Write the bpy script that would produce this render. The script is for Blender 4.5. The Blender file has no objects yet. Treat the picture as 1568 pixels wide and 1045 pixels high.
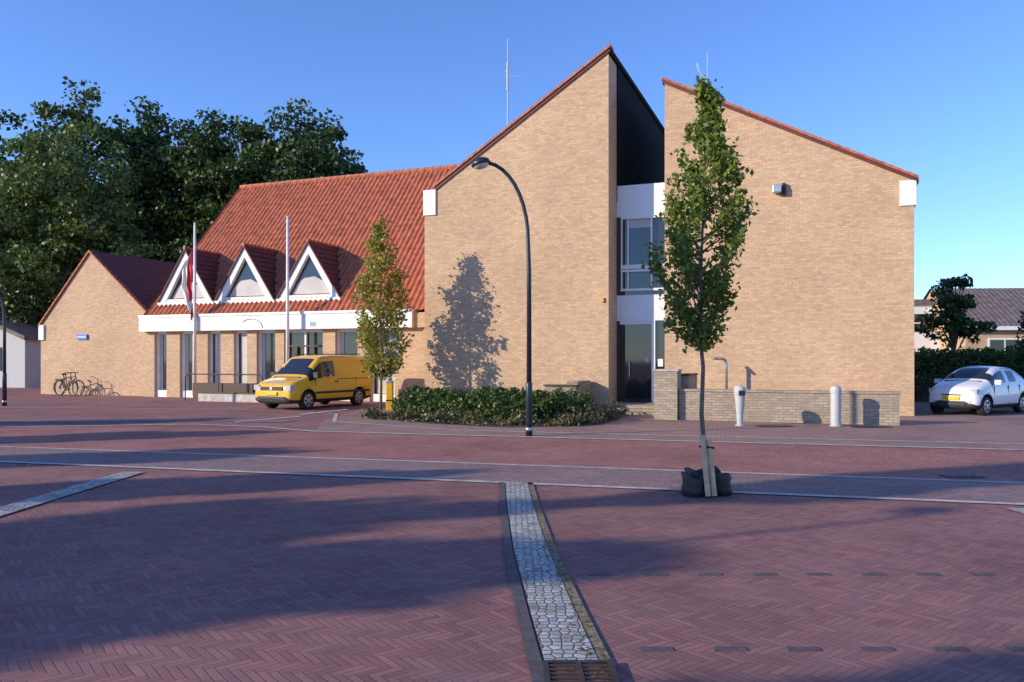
import bpy, bmesh, math, random
import numpy as np
from mathutils import Vector, Matrix
random.seed(7); RNG=np.random.default_rng(7)
scene=bpy.context.scene
# ------------------------------------------------------------------ materials
def new_mat(name):
    m=bpy.data.materials.new(name); m.use_nodes=True
    nt=m.node_tree; b=nt.nodes['Principled BSDF']; return m,nt,b
def simple(name,col,rough=0.6,metal=0.0,var=0.12,scale=6.0,bump=0.0,spec=None,coat=0):
    m,nt,b=new_mat(name)
    N=nt.nodes; L=nt.links
    tc=N.new('ShaderNodeTexCoord'); no=N.new('ShaderNodeTexNoise'); no.inputs['Scale'].default_value=scale; no.inputs['Detail'].default_value=6
    L.new(tc.outputs['Object'],no.inputs['Vector'])
    mr=N.new('ShaderNodeMapRange'); mr.inputs['From Min'].default_value=0.3; mr.inputs['From Max'].default_value=0.7
    mr.inputs['To Min'].default_value=1-var; mr.inputs['To Max'].default_value=1+var
    L.new(no.outputs['Fac'],mr.inputs['Value'])
    mx=N.new('ShaderNodeVectorMath'); mx.operation='SCALE'; mx.inputs[0].default_value=col[:3]
    L.new(mr.outputs['Result'],mx.inputs['Scale']); L.new(mx.outputs[0],b.inputs['Base Color'])
    b.inputs['Roughness'].default_value=rough; b.inputs['Metallic'].default_value=metal
    if coat: b.inputs['Coat Weight'].default_value=coat; b.inputs['Coat Roughness'].default_value=0.05
    if spec is not None: b.inputs['Specular IOR Level'].default_value=spec
    if bump:
        bp=N.new('ShaderNodeBump'); bp.inputs['Strength'].default_value=bump; bp.inputs['Distance'].default_value=0.02
        L.new(no.outputs['Fac'],bp.inputs['Height']); L.new(bp.outputs['Normal'],b.inputs['Normal'])
    return m
def brick(name,c1,c2,mortar,bw=0.22,rh=0.072,ms=0.010,use_uv=True,rot=0.0,bigvar=0.18,bump=0.5,rough=0.85,moff=0.5,stain=None):
    m,nt,b=new_mat(name); N=nt.nodes; L=nt.links
    tc=N.new('ShaderNodeTexCoord'); mp=N.new('ShaderNodeMapping'); mp.inputs['Rotation'].default_value=(0,0,rot)
    L.new(tc.outputs['UV' if use_uv else 'Object'],mp.inputs['Vector'])
    br=N.new('ShaderNodeTexBrick'); br.inputs['Scale'].default_value=1.0
    br.inputs['Brick Width'].default_value=bw; br.inputs['Row Height'].default_value=rh; br.inputs['Mortar Size'].default_value=ms
    br.inputs['Mortar Smooth'].default_value=0.2; br.offset=moff
    br.inputs['Color1'].default_value=(*c1,1); br.inputs['Color2'].default_value=(*c2,1); br.inputs['Mortar'].default_value=(*mortar,1)
    L.new(mp.outputs[0],br.inputs['Vector'])
    n1=N.new('ShaderNodeTexNoise'); n1.inputs['Scale'].default_value=0.35; n1.inputs['Detail'].default_value=8; n1.inputs['Roughness'].default_value=0.65
    L.new(mp.outputs[0],n1.inputs['Vector'])
    n2=N.new('ShaderNodeTexNoise'); n2.inputs['Scale'].default_value=9; n2.inputs['Detail'].default_value=4
    L.new(mp.outputs[0],n2.inputs['Vector'])
    ad=N.new('ShaderNodeMath'); ad.operation='ADD'; L.new(n1.outputs['Fac'],ad.inputs[0]); 
    m2=N.new('ShaderNodeMath'); m2.operation='MULTIPLY'; m2.inputs[1].default_value=0.7; L.new(n2.outputs['Fac'],m2.inputs[0]); L.new(m2.outputs[0],ad.inputs[1])
    mr=N.new('ShaderNodeMapRange'); mr.inputs['From Min'].default_value=0.6; mr.inputs['From Max'].default_value=1.1
    mr.inputs['To Min'].default_value=1-bigvar; mr.inputs['To Max'].default_value=1+bigvar
    L.new(ad.outputs[0],mr.inputs['Value'])
    sc=N.new('ShaderNodeVectorMath'); sc.operation='SCALE'; L.new(br.outputs['Color'],sc.inputs[0]); L.new(mr.outputs['Result'],sc.inputs['Scale'])
    out=sc.outputs[0]
    if stain:
        n3=N.new('ShaderNodeTexNoise'); n3.inputs['Scale'].default_value=0.9; n3.inputs['Detail'].default_value=7; n3.inputs['Roughness'].default_value=0.7; L.new(tc.outputs['Object'],n3.inputs['Vector'])
        r3=N.new('ShaderNodeMapRange'); r3.inputs['From Min'].default_value=0.5; r3.inputs['From Max'].default_value=0.72; r3.inputs['To Max'].default_value=0.6
        L.new(n3.outputs['Fac'],r3.inputs['Value'])
        mx=N.new('ShaderNodeMix'); mx.data_type='RGBA'; L.new(r3.outputs[0],mx.inputs['Factor']); L.new(out,mx.inputs['A']); mx.inputs['B'].default_value=(*stain,1)
        out=mx.outputs['Result']
    L.new(out,b.inputs['Base Color']); b.inputs['Roughness'].default_value=rough
    bp=N.new('ShaderNodeBump'); bp.inputs['Strength'].default_value=bump; bp.inputs['Distance'].default_value=0.012
    iv=N.new('ShaderNodeMath'); iv.operation='SUBTRACT'; iv.inputs[0].default_value=1.0; L.new(br.outputs['Fac'],iv.inputs[1])
    a2=N.new('ShaderNodeMath'); a2.operation='ADD'; L.new(iv.outputs[0],a2.inputs[0]); L.new(n2.outputs['Fac'],a2.inputs[1])
    L.new(a2.outputs[0],bp.inputs['Height']); L.new(bp.outputs['Normal'],b.inputs['Normal'])
    return m
def herring(name,c1,c2,c3,mortar,rot,unit=0.052,stain=(0.2,0.12,0.12),bump=0.3):
    """paving bricks 4:1 in herringbone bond"""
    m,nt,b=new_mat(name); N=nt.nodes; L=nt.links
    def mth(op,a,c=None,d=None):
        n=N.new('ShaderNodeMath'); n.operation=op
        for i,s in enumerate((a,c,d)):
            if s is None: continue
            if isinstance(s,(int,float)): n.inputs[i].default_value=s
            else: L.new(s,n.inputs[i])
        return n.outputs[0]
    tc=N.new('ShaderNodeTexCoord'); mp=N.new('ShaderNodeMapping'); mp.inputs['Rotation'].default_value=(0,0,rot); mp.inputs['Scale'].default_value=(1/unit,1/unit,1)
    L.new(tc.outputs['Object'],mp.inputs['Vector'])
    n0=N.new('ShaderNodeTexNoise'); n0.inputs['Scale'].default_value=1.2; L.new(tc.outputs['Object'],n0.inputs['Vector'])
    wob=mth('MULTIPLY',mth('SUBTRACT',n0.outputs['Fac'],0.5),1.2)
    sp=N.new('ShaderNodeSeparateXYZ'); L.new(mp.outputs[0],sp.inputs[0]); x=mth('ADD',sp.outputs[0],wob); y=mth('ADD',sp.outputs[1],wob)
    i=mth('FLOOR',x); j=mth('FLOOR',y); fx=mth('SUBTRACT',x,i); fy=mth('SUBTRACT',y,j)
    k=mth('FLOORED_MODULO',mth('ADD',mth('SUBTRACT',i,j),0.25),8.0); k=mth('FLOOR',k)
    isH=mth('LESS_THAN',k,3.5)
    def sel(a,c):
        n=N.new('ShaderNodeMix'); n.data_type='FLOAT'; L.new(isH,n.inputs[0]); L.new(c,n.inputs[2]); L.new(a,n.inputs[3]); return n.outputs[0]
    r7=mth('SUBTRACT',7.0,k)
    along=sel(mth('ADD',k,fx),mth('ADD',r7,fy)); across=sel(fy,fx)
    idx=sel(mth('SUBTRACT',i,k),mth('ADD',i,0.5)); idy=sel(j,mth('SUBTRACT',j,r7))
    cb=N.new('ShaderNodeCombineXYZ'); L.new(idx,cb.inputs[0]); L.new(idy,cb.inputs[1])
    wn=N.new('ShaderNodeTexWhiteNoise'); L.new(cb.outputs[0],wn.inputs['Vector'])
    e=mth('MINIMUM',mth('MINIMUM',across,mth('SUBTRACT',1.0,across)),mth('MINIMUM',along,mth('SUBTRACT',4.0,along)))
    mr=N.new('ShaderNodeMapRange'); mr.inputs['From Min'].default_value=0.02; mr.inputs['From Max'].default_value=0.12; L.new(e,mr.inputs['Value'])
    cr=N.new('ShaderNodeValToRGB'); cr.color_ramp.elements[0].color=(*c1,1); cr.color_ramp.elements[1].color=(*c3,1); q=cr.color_ramp.elements.new(0.5); q.color=(*c2,1)
    L.new(wn.outputs['Value'],cr.inputs['Fac'])
    mx=N.new('ShaderNodeMix'); mx.data_type='RGBA'; L.new(mr.outputs[0],mx.inputs['Factor']); mx.inputs['A'].default_value=(*mortar,1); L.new(cr.outputs[0],mx.inputs['B'])
    n1=N.new('ShaderNodeTexNoise'); n1.inputs['Scale'].default_value=0.55; n1.inputs['Detail'].default_value=9; n1.inputs['Roughness'].default_value=0.72; L.new(tc.outputs['Object'],n1.inputs['Vector'])
    r1=N.new('ShaderNodeMapRange'); r1.inputs['From Min'].default_value=0.3; r1.inputs['From Max'].default_value=0.7; r1.inputs['To Min'].default_value=0.72; r1.inputs['To Max'].default_value=1.28; L.new(n1.outputs['Fac'],r1.inputs['Value'])
    sc=N.new('ShaderNodeVectorMath'); sc.operation='SCALE'; L.new(mx.outputs['Result'],sc.inputs[0]); L.new(r1.outputs[0],sc.inputs['Scale'])
    n3=N.new('ShaderNodeTexNoise'); n3.inputs['Scale'].default_value=1.6; n3.inputs['Detail'].default_value=8; n3.inputs['Roughness'].default_value=0.75; L.new(tc.outputs['Object'],n3.inputs['Vector'])
    r3=N.new('ShaderNodeMapRange'); r3.inputs['From Min'].default_value=0.45; r3.inputs['From Max'].default_value=0.75; r3.inputs['To Max'].default_value=0.6; L.new(n3.outputs['Fac'],r3.inputs['Value'])
    m3=N.new('ShaderNodeMix'); m3.data_type='RGBA'; L.new(r3.outputs[0],m3.inputs['Factor']); L.new(sc.outputs[0],m3.inputs['A']); m3.inputs['B'].default_value=(*stain,1)
    L.new(m3.outputs['Result'],b.inputs['Base Color']); b.inputs['Roughness'].default_value=0.88; b.inputs['Specular IOR Level'].default_value=0.25
    hh=mth('ADD',mr.outputs[0],mth('MULTIPLY',wn.outputs['Value'],0.35))
    bp=N.new('ShaderNodeBump'); bp.inputs['Strength'].default_value=bump; bp.inputs['Distance'].default_value=0.005; L.new(hh,bp.inputs['Height']); L.new(bp.outputs['Normal'],b.inputs['Normal'])
    return m
def cobble(name,c1,c2,gap,scale=12.0):
    m,nt,b=new_mat(name); N=nt.nodes; L=nt.links
    tc=N.new('ShaderNodeTexCoord'); v=N.new('ShaderNodeTexVoronoi'); v.inputs['Scale'].default_value=scale; v.inputs['Randomness'].default_value=0.55
    L.new(tc.outputs['Object'],v.inputs['Vector'])
    v2=N.new('ShaderNodeTexVoronoi'); v2.feature='DISTANCE_TO_EDGE'; v2.inputs['Scale'].default_value=scale; v2.inputs['Randomness'].default_value=0.55
    L.new(tc.outputs['Object'],v2.inputs['Vector'])
    mx=N.new('ShaderNodeMix'); mx.data_type='RGBA'; mx.inputs['A'].default_value=(*c1,1); mx.inputs['B'].default_value=(*c2,1)
    sp=N.new('ShaderNodeSeparateColor'); L.new(v.outputs['Color'],sp.inputs[0]); L.new(sp.outputs[0],mx.inputs['Factor'])
    r=N.new('ShaderNodeMapRange'); r.inputs['From Min'].default_value=0.02; r.inputs['From Max'].default_value=0.14; L.new(v2.outputs['Distance'],r.inputs['Value'])
    m2=N.new('ShaderNodeMix'); m2.data_type='RGBA'; m2.inputs['A'].default_value=(*gap,1); L.new(mx.outputs['Result'],m2.inputs['B']); L.new(r.outputs[0],m2.inputs['Factor'])
    nn=N.new('ShaderNodeTexNoise'); nn.inputs['Scale'].default_value=4; nn.inputs['Detail'].default_value=6; L.new(tc.outputs['Object'],nn.inputs['Vector'])
    rn=N.new('ShaderNodeMapRange'); rn.inputs['From Min'].default_value=0.52; rn.inputs['From Max'].default_value=0.66; rn.inputs['To Max'].default_value=0.7; L.new(nn.outputs['Fac'],rn.inputs['Value'])
    m4=N.new('ShaderNodeMix'); m4.data_type='RGBA'; L.new(rn.outputs[0],m4.inputs['Factor']); L.new(m2.outputs['Result'],m4.inputs['A']); m4.inputs['B'].default_value=(0.2,0.19,0.11,1)
    L.new(m4.outputs['Result'],b.inputs['Base Color']); b.inputs['Roughness'].default_value=0.8
    bp=N.new('ShaderNodeBump'); bp.inputs['Strength'].default_value=0.7; bp.inputs['Distance'].default_value=0.02; L.new(r.outputs[0],bp.inputs['Height']); L.new(bp.outputs['Normal'],b.inputs['Normal'])
    return m
def leafmat(name,c1,c2,c3,trans=0.3):
    m=bpy.data.materials.new(name); m.use_nodes=True; nt=m.node_tree; N=nt.nodes; L=nt.links
    N.remove(N['Principled BSDF']); out=N['Material Output']
    g=N.new('ShaderNodeNewGeometry'); cr=N.new('ShaderNodeValToRGB')
    cr.color_ramp.elements[0].color=(*c1,1); cr.color_ramp.elements[1].color=(*c3,1)
    e=cr.color_ramp.elements.new(0.6); e.color=(*c2,1)
    L.new(g.outputs['Random Per Island'],cr.inputs['Fac'])
    d=N.new('ShaderNodeBsdfDiffuse'); t=N.new('ShaderNodeBsdfTranslucent'); gl=N.new('ShaderNodeBsdfGlossy'); gl.inputs['Roughness'].default_value=0.45
    gl.inputs['Color'].default_value=(0.5,0.5,0.5,1)
    L.new(cr.outputs[0],d.inputs['Color']); L.new(cr.outputs[0],t.inputs['Color'])
    mx=N.new('ShaderNodeMixShader'); mx.inputs[0].default_value=trans; L.new(d.outputs[0],mx.inputs[1]); L.new(t.outputs[0],mx.inputs[2])
    m2=N.new('ShaderNodeMixShader'); m2.inputs[0].default_value=0.06; L.new(mx.outputs[0],m2.inputs[1]); L.new(gl.outputs[0],m2.inputs[2])
    L.new(m2.outputs[0],out.inputs['Surface']); return m

M={}
M['brick']=brick('brick_wall_mat',(0.70,0.455,0.27),(0.54,0.34,0.20),(0.50,0.365,0.255),bigvar=0.16)
M['brickgrey']=brick('garden_wall_brick_mat',(0.46,0.36,0.26),(0.32,0.25,0.19),(0.26,0.22,0.18),stain=(0.22,0.19,0.14))
M['paver']=herring('paver_mat',(0.25,0.115,0.105),(0.31,0.14,0.125),(0.37,0.17,0.145),(0.17,0.095,0.09),math.radians(52),stain=(0.26,0.165,0.15))
M['paver2']=herring('paver_road_mat',(0.31,0.13,0.11),(0.37,0.155,0.13),(0.44,0.19,0.155),(0.19,0.105,0.095),math.radians(30),stain=(0.32,0.19,0.165))
M['lanepaver']=brick('lane_paver_mat',(0.33,0.195,0.18),(0.24,0.15,0.14),(0.16,0.115,0.11),bw=0.2,rh=0.1,ms=0.007,use_uv=False,rot=math.radians(15),bigvar=0.25,stain=(0.24,0.17,0.16))
M['greypaver']=brick('grey_paver_mat',(0.25,0.19,0.18),(0.18,0.14,0.14),(0.12,0.11,0.11),bw=0.2,rh=0.1,ms=0.007,use_uv=False,rot=math.radians(15),bigvar=0.15)
M['walkpaver']=brick('sidewalk_mat',(0.40,0.22,0.18),(0.29,0.165,0.14),(0.18,0.12,0.10),bw=0.2,rh=0.1,ms=0.010,use_uv=False,rot=math.radians(15),bigvar=0.3,moff=0.5,stain=(0.33,0.25,0.21))
M['concrete']=simple('concrete_kerb_mat',(0.50,0.46,0.42),0.85,var=0.3,scale=5,bump=0.3)
M['darkrow']=simple('dark_row_mat',(0.10,0.085,0.09),0.85,var=0.3,scale=12,bump=0.3)
M['moss']=simple('moss_row_mat',(0.24,0.18,0.11),0.95,var=0.5,scale=20,bump=0.5)
M['cobble']=cobble('cobble_mat',(0.62,0.59,0.55),(0.34,0.33,0.33),(0.17,0.16,0.11),scale=16)
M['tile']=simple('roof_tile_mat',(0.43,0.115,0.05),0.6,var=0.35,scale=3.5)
M['tiledark']=simple('dark_and_shaded_tile_mat',(0.13,0.035,0.03),0.65,var=0.3,scale=4)  # dark tile; shade of slopes turned from the sun is in the colour
M['coping']=simple('coping_tile_mat',(0.45,0.14,0.07),0.65,var=0.35,scale=6)
M['white']=simple('white_paint_mat',(0.84,0.83,0.80),0.5,var=0.04,scale=3)
M['slate']=simple('dark_cladding_mat',(0.016,0.012,0.010),0.9,var=0.3,scale=3,spec=0.1)
M['black']=simple('black_mat',(0.015,0.015,0.016),0.5,var=0.2)
M['brown']=simple('dark_brown_timber_mat',(0.07,0.035,0.025),0.6,var=0.2)
M['blind']=simple('window_blind_mat',(0.55,0.53,0.5),0.7,var=0.08,scale=1.5)
M['navy']=simple('lamp_post_paint_mat',(0.02,0.03,0.045),0.35,var=0.1)
M['steel']=simple('galvanised_steel_mat',(0.5,0.5,0.5),0.35,metal=0.7,var=0.15,scale=10)
M['lightgrey']=simple('light_grey_paint_mat',(0.5,0.5,0.5),0.45,var=0.1,scale=8)
M['letter']=simple('logo_grey_mat',(0.35,0.38,0.45),0.5)
M['lens']=simple('lamp_lens_mat',(0.6,0.6,0.58),0.2,var=0.05)
M['bark']=simple('bark_mat',(0.17,0.14,0.105),0.9,var=0.35,scale=14,bump=0.5)
M['stake']=simple('wood_stake_mat',(0.62,0.45,0.26),0.8,var=0.15,scale=9)
M['rubber']=simple('rubber_mat',(0.03,0.03,0.032),0.5,var=0.3,scale=8,bump=0.3)
M['red']=simple('flag_red_mat',(0.65,0.05,0.06),0.7)
M['blue']=simple('sign_blue_mat',(0.04,0.2,0.65),0.4)
M['yellow']=simple('yellow_mat',(0.8,0.42,0.02),0.5)
M['soil']=simple('soil_mat',(0.07,0.055,0.04),0.95,var=0.4,scale=8,bump=0.6)
M['grass']=simple('grass_mat',(0.09,0.13,0.04),0.95,var=0.4,scale=6,bump=0.5)
def glassmat():
    m,nt,b=new_mat('window_glass_mat'); b.inputs['Base Color'].default_value=(0.02,0.024,0.028,1); b.inputs['Roughness'].default_value=0.04; b.inputs['Specular IOR Level'].default_value=0.9
    N=nt.nodes;L=nt.links; no=N.new('ShaderNodeTexNoise'); no.inputs['Scale'].default_value=1.2; tc=N.new('ShaderNodeTexCoord'); L.new(tc.outputs['Object'],no.inputs['Vector'])
    bp=N.new('ShaderNodeBump'); bp.inputs['Strength'].default_value=0.08; L.new(no.outputs['Fac'],bp.inputs['Height']); L.new(bp.outputs['Normal'],b.inputs['Normal']); return m
M['glass']=glassmat()
# ------------------------------------------------------------------ mesh builder
class MB:
    def __init__(s): s.v=[]; s.f=[]; s.m=[]; s.mats=[]
    def mi(s,k):
        if k not in s.mats: s.mats.append(k)
        return s.mats.index(k)
    def poly(s,pts,k):
        n=len(s.v); s.v+= [tuple(p) for p in pts]; s.f.append(tuple(range(n,n+len(pts)))); s.m.append(s.mi(k))
    def box(s,x0,x1,y0,y1,z0,z1,k,M4=None):
        c=[(x0,y0,z0),(x1,y0,z0),(x1,y1,z0),(x0,y1,z0),(x0,y0,z1),(x1,y0,z1),(x1,y1,z1),(x0,y1,z1)]
        if M4: c=[tuple(M4@Vector(p)) for p in c]
        n=len(s.v); s.v+=c
        for q in [(0,3,2,1),(4,5,6,7),(0,1,5,4),(1,2,6,5),(2,3,7,6),(3,0,4,7)]:
            s.f.append(tuple(n+i for i in q)); s.m.append(s.mi(k))
    def prism(s,prof,y0,y1,k):
        n=len(prof); b=len(s.v)
        s.v+=[(x,y0,z) for x,z in prof]+[(x,y1,z) for x,z in prof]
        s.f.append(tuple(b+i for i in range(n))); s.m.append(s.mi(k))
        s.f.append(tuple(b+n+i for i in reversed(range(n)))); s.m.append(s.mi(k))
        for i in range(n):
            j=(i+1)%n; s.f.append((b+j,b+i,b+n+i,b+n+j)); s.m.append(s.mi(k))
    def tube(s,pts,rad,k,sides=10,caps=True):
        P=[Vector(p) for p in pts]; 
        if not isinstance(rad,(list,tuple)): rad=[rad]*len(P)
        b=len(s.v); mi=s.mi(k); ref=None
        for i,p in enumerate(P):
            t=(P[min(i+1,len(P)-1)]-P[max(i-1,0)]).normalized()
            if ref is None: ref=Vector((1,0,0)) if abs(t.x)<0.9 else Vector((0,1,0))
            a=(ref-t*ref.dot(t)).normalized(); ref=a; c=t.cross(a)
            for j in range(sides):
                an=2*math.pi*j/sides; s.v.append(tuple(p+(a*math.cos(an)+c*math.sin(an))*rad[i]))
        for i in range(len(P)-1):
            for j in range(sides):
                j2=(j+1)%sides; s.f.append((b+i*sides+j,b+i*sides+j2,b+(i+1)*sides+j2,b+(i+1)*sides+j)); s.m.append(mi)
        if caps:
            s.f.append(tuple(b+j for j in reversed(range(sides)))); s.m.append(mi)
            e=b+(len(P)-1)*sides; s.f.append(tuple(e+j for j in range(sides))); s.m.append(mi)
    def lathe(s,prof,k,center=(0,0,0),sides=20,M4=None):
        b=len(s.v); mi=s.mi(k)
        for r,z in prof:
            for j in range(sides):
                an=2*math.pi*j/sides; p=Vector((center[0]+r*math.cos(an),center[1]+r*math.sin(an),center[2]+z))
                if M4: p=M4@p
                s.v.append(tuple(p))
        for i in range(len(prof)-1):
            for j in range(sides):
                j2=(j+1)%sides; s.f.append((b+i*sides+j,b+i*sides+j2,b+(i+1)*sides+j2,b+(i+1)*sides+j)); s.m.append(mi)
        s.f.append(tuple(b+j for j in reversed(range(sides)))); s.m.append(mi)
        e=b+(len(prof)-1)*sides; s.f.append(tuple(e+j for j in range(sides))); s.m.append(mi)
    def corr(s,P,U,S,nu_w,rows,k,amp=0.035,row_amp=0.012,per=6):
        P=Vector(P);U=Vector(U);S=Vector(S);Nn=U.cross(S).normalized()
        if Nn.z<0: Nn=-Nn
        nc=nu_w*per; rr=[]
        for r in range(rows):
            rr.append((r/rows,row_amp)); rr.append(((r+0.98)/rows,0.0))
        b=len(s.v); mi=s.mi(k)
        for t,o in rr:
            for c in range(nc+1):
                w=amp*(0.5+0.5*math.cos(2*math.pi*c/per))
                s.v.append(tuple(P+U*(c/nc)+S*t+Nn*(w+o)))
        for i in range(len(rr)-1):
            for c in range(nc):
                a=b+i*(nc+1)+c; s.f.append((a,a+1,a+nc+2,a+nc+1)); s.m.append(mi)
    def build(s,name,parent=None,smooth=False,bevel=0,loc=None,rot=None):
        me=bpy.data.meshes.new(name); me.from_pydata(s.v,[],s.f)
        for k in s.mats: me.materials.append(M[k] if isinstance(k,str) else k)
        me.polygons.foreach_set('material_index',s.m)
        uv=me.uv_layers.new(name='UVMap'); 
        for p in me.polygons:
            n=p.normal; ax,ay,az=abs(n.x),abs(n.y),abs(n.z)
            for li in p.loop_indices:
                co=me.vertices[me.loops[li].vertex_index].co
                if az>ax and az>ay: uv.data[li].uv=(co.x,co.y)
                elif ay>=ax: uv.data[li].uv=(co.x,co.z)
                else: uv.data[li].uv=(co.y,co.z)
        if smooth: me.shade_smooth()
        o=bpy.data.objects.new(name,me); scene.collection.objects.link(o)
        if parent: o.parent=parent
        if loc: o.location=loc
        if rot: o.rotation_euler=rot
        if bevel:
            md=o.modifiers.new('bevel','BEVEL'); md.width=bevel; md.segments=2; md.limit_method='ANGLE'
        return o
def empty(name,loc=(0,0,0),rz=0):
    e=bpy.data.objects.new(name,None); e.location=loc; e.rotation_euler=(0,0,rz); e.empty_display_size=0.3; scene.collection.objects.link(e); return e
def leaf_object(name,pts,size,mat,parent=None,flat=0.0,aspect=0.55):
    pts=np.asarray(pts,dtype=np.float32); n=len(pts)
    a=RNG.normal(size=(n,3)); a[:,2]*=(1-flat); a/=np.linalg.norm(a,axis=1)[:,None]
    r=RNG.normal(size=(n,3)); b=np.cross(a,r) if not flat else np.stack([-a[:,1],a[:,0],0*a[:,0]],1); b/=np.linalg.norm(b,axis=1)[:,None]
    sz=(size*(0.6+0.8*RNG.random(n)))[:,None]
    v=np.empty((n,4,3),dtype=np.float32)
    v[:,0]=pts-a*sz*0.5; v[:,1]=pts+b*sz*0.5*aspect; v[:,2]=pts+a*sz*0.5; v[:,3]=pts-b*sz*0.5*aspect
    me=bpy.data.meshes.new(name); me.vertices.add(n*4); me.vertices.foreach_set('co',v.reshape(-1))
    me.loops.add(n*4); me.loops.foreach_set('vertex_index',np.arange(n*4,dtype=np.int32))
    me.polygons.add(n); me.polygons.foreach_set('loop_start',np.arange(0,n*4,4,dtype=np.int32))
    try: me.polygons.foreach_set('loop_total',np.full(n,4,dtype=np.int32))
    except Exception: pass
    me.materials.append(mat); me.update(calc_edges=True); me.validate()
    o=bpy.data.objects.new(name,me); scene.collection.objects.link(o)
    if parent: o.parent=parent
    return o
# ------------------------------------------------------------------ camera, world, sun
cam=bpy.data.cameras.new('camera'); cam.lens=28.0; cam.sensor_width=36; cam.shift_y=0.0175; cam.clip_end=2000; cam.clip_start=0.05
co=bpy.data.objects.new('camera',cam); co.location=(0,0,1.7); co.rotation_euler=(math.radians(90),0,0); scene.collection.objects.link(co); scene.camera=co
EL=math.radians(18); AZ=math.radians(20)   # light travels toward (+cosAZ,+sinAZ)
w=bpy.data.worlds.new('World'); scene.world=w; w.use_nodes=True; nt=w.node_tree
sky=nt.nodes.new('ShaderNodeTexSky'); sky.sky_type='NISHITA'; sky.sun_disc=False; sky.sun_elevation=EL; sky.sun_rotation=math.radians(250)
sky.air_density=1.0; sky.dust_density=0.0; sky.ozone_density=3.0
tint=nt.nodes.new('ShaderNodeVectorMath'); tint.operation='MULTIPLY'; tint.inputs[1].default_value=(1.22,1.5,2.2)
bg=nt.nodes['Background']; nt.links.new(sky.outputs[0],tint.inputs[0]); nt.links.new(tint.outputs[0],bg.inputs['Color']); bg.inputs['Strength'].default_value=0.12
sl=bpy.data.lights.new('sun','SUN'); sl.energy=5.0; sl.angle=math.radians(0.5); sl.color=(1.0,0.87,0.66)
so=bpy.data.objects.new('sun',sl); scene.collection.objects.link(so)
ld=Vector((math.cos(EL)*math.cos(AZ),math.cos(EL)*math.sin(AZ),-math.sin(EL)))
so.rotation_euler=ld.to_track_quat('-Z','Y').to_euler(); so.location=(-40,-15,20)
scene.view_settings.view_transform='Standard'; scene.view_settings.look='None'; scene.view_settings.exposure=0
# ------------------------------------------------------------------ ground
def sheet(name,pts,z,k):
    b=MB(); b.poly([(x,y,z) for x,y in pts],k); return b.build(name)
def ribbon(name,pts,wd,z,k):
    P=[Vector((x,y)) for x,y in pts]; b=MB(); Ls=[];Rs=[]
    for i,p in enumerate(P):
        t=(P[min(i+1,len(P)-1)]-P[max(i-1,0)]).normalized(); n=Vector((-t.y,t.x))
        Ls.append(p+n*wd/2); Rs.append(p-n*wd/2)
    for i in range(len(P)-1):
        b.poly([(Rs[i].x,Rs[i].y,z),(Rs[i+1].x,Rs[i+1].y,z),(Ls[i+1].x,Ls[i+1].y,z),(Ls[i].x,Ls[i].y,z)],k)
    return b.build(name)
sheet('ground',[(-500,-300),(500,-300),(500,700),(-500,700)],0,'paver')
d15=Vector((math.cos(math.radians(15)),-math.sin(math.radians(15)))); n15=Vector((math.sin(math.radians(15)),math.cos(math.radians(15))))
def W(s,wd): p=d15*s+n15*wd; return (p.x,p.y)
sheet('road',[W(-60,10.5),W(60,10.5),W(60,16.7),W(-60,16.7)],0.004,'paver2')
sheet('road_lane',[W(-60,10.6),W(60,10.6),W(60,12.25),W(-60,12.25)],0.008,'lanepaver')
ribbon('road_edge_line',[W(-60,10.5),W(60,10.5)],0.14,0.012,'concrete')
ribbon('road_edge_line',[W(-60,12.3),W(60,12.3)],0.11,0.012,'concrete')
kc=[(-60,24.5),(-12.7,19.75),(-8.2,20.6),(-6.2,19.8),(-4.6,18.6),W(-7.5,16.75),W(60,16.75)]
sheet('sidewalk',[(-4.6,18.6),W(-7.5,16.75),W(60,16.75),(60,60),(-4.2,60),(-5.2,22)],0.008,'walkpaver')
ribbon('kerb',kc,0.16,0.014,'concrete')
ribbon('kerb_inner_line',[(-60,30),(-16,27.5),(-9,26.6),(-5.4,24.5),(-4.8,21.5),W(-6,17.9),W(60,17.9)],0.12,0.014,'concrete')
ribbon('road_grey_band',[(-60,26.5),(-12.7,21.6),(-8.2,22.2),(-6,21.6)],0.9,0.010,'greypaver')
ribbon('parking_line_marking',[(-6.4,24.2),(-5.5,26.6)],0.14,0.018,'white'); ribbon('parking_line_marking',[(-7.4,21.3),(-6.2,23.4)],0.10,0.018,'white')
ribbon('drain_channel',[(0.06,10.9),(0.10,9.0),(0.17,7.0),(0.28,5.2),(0.35,4.2),(0.5,0.5)],0.30,0.016,'cobble')
ribbon('drain_edge_row',[(-0.14,10.9),(-0.10,9.0),(-0.035,7.0),(0.075,5.2),(0.145,4.2),(0.3,0.5)],0.08,0.012,'darkrow')
ribbon('drain_moss_row',[(0.25,10.9),(0.29,9.0),(0.36,7.0),(0.47,5.2),(0.54,4.2),(0.69,0.5)],0.07,0.012,'moss')
for X in (-5.65,5.75):
    ribbon('drain_channel',[(X,11.9 if X<0 else 9.0),(X-0.02,4)],0.34,0.016,'cobble')
b=MB()
for (Y,x0,x1) in ((6.28,0.6,9.0),(4.66,0.75,7.0)):
    x=x0
    while x<x1:
        b.box(x,x+0.19,Y-0.03,Y+0.03,0.001,0.006,'darkrow'); x+=0.43
b.build('parking_bay_marker_stones')
b=MB(); gx0,gx1,gy0,gy1=0.17,0.56,3.95,4.42
b.box(gx0,gx1,gy0,gy1,0.0,0.012,'black'); 
for a in (gy0,gy1-0.03): b.box(gx0,gx1,a,a+0.03,0.012,0.03,'rubber')
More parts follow.
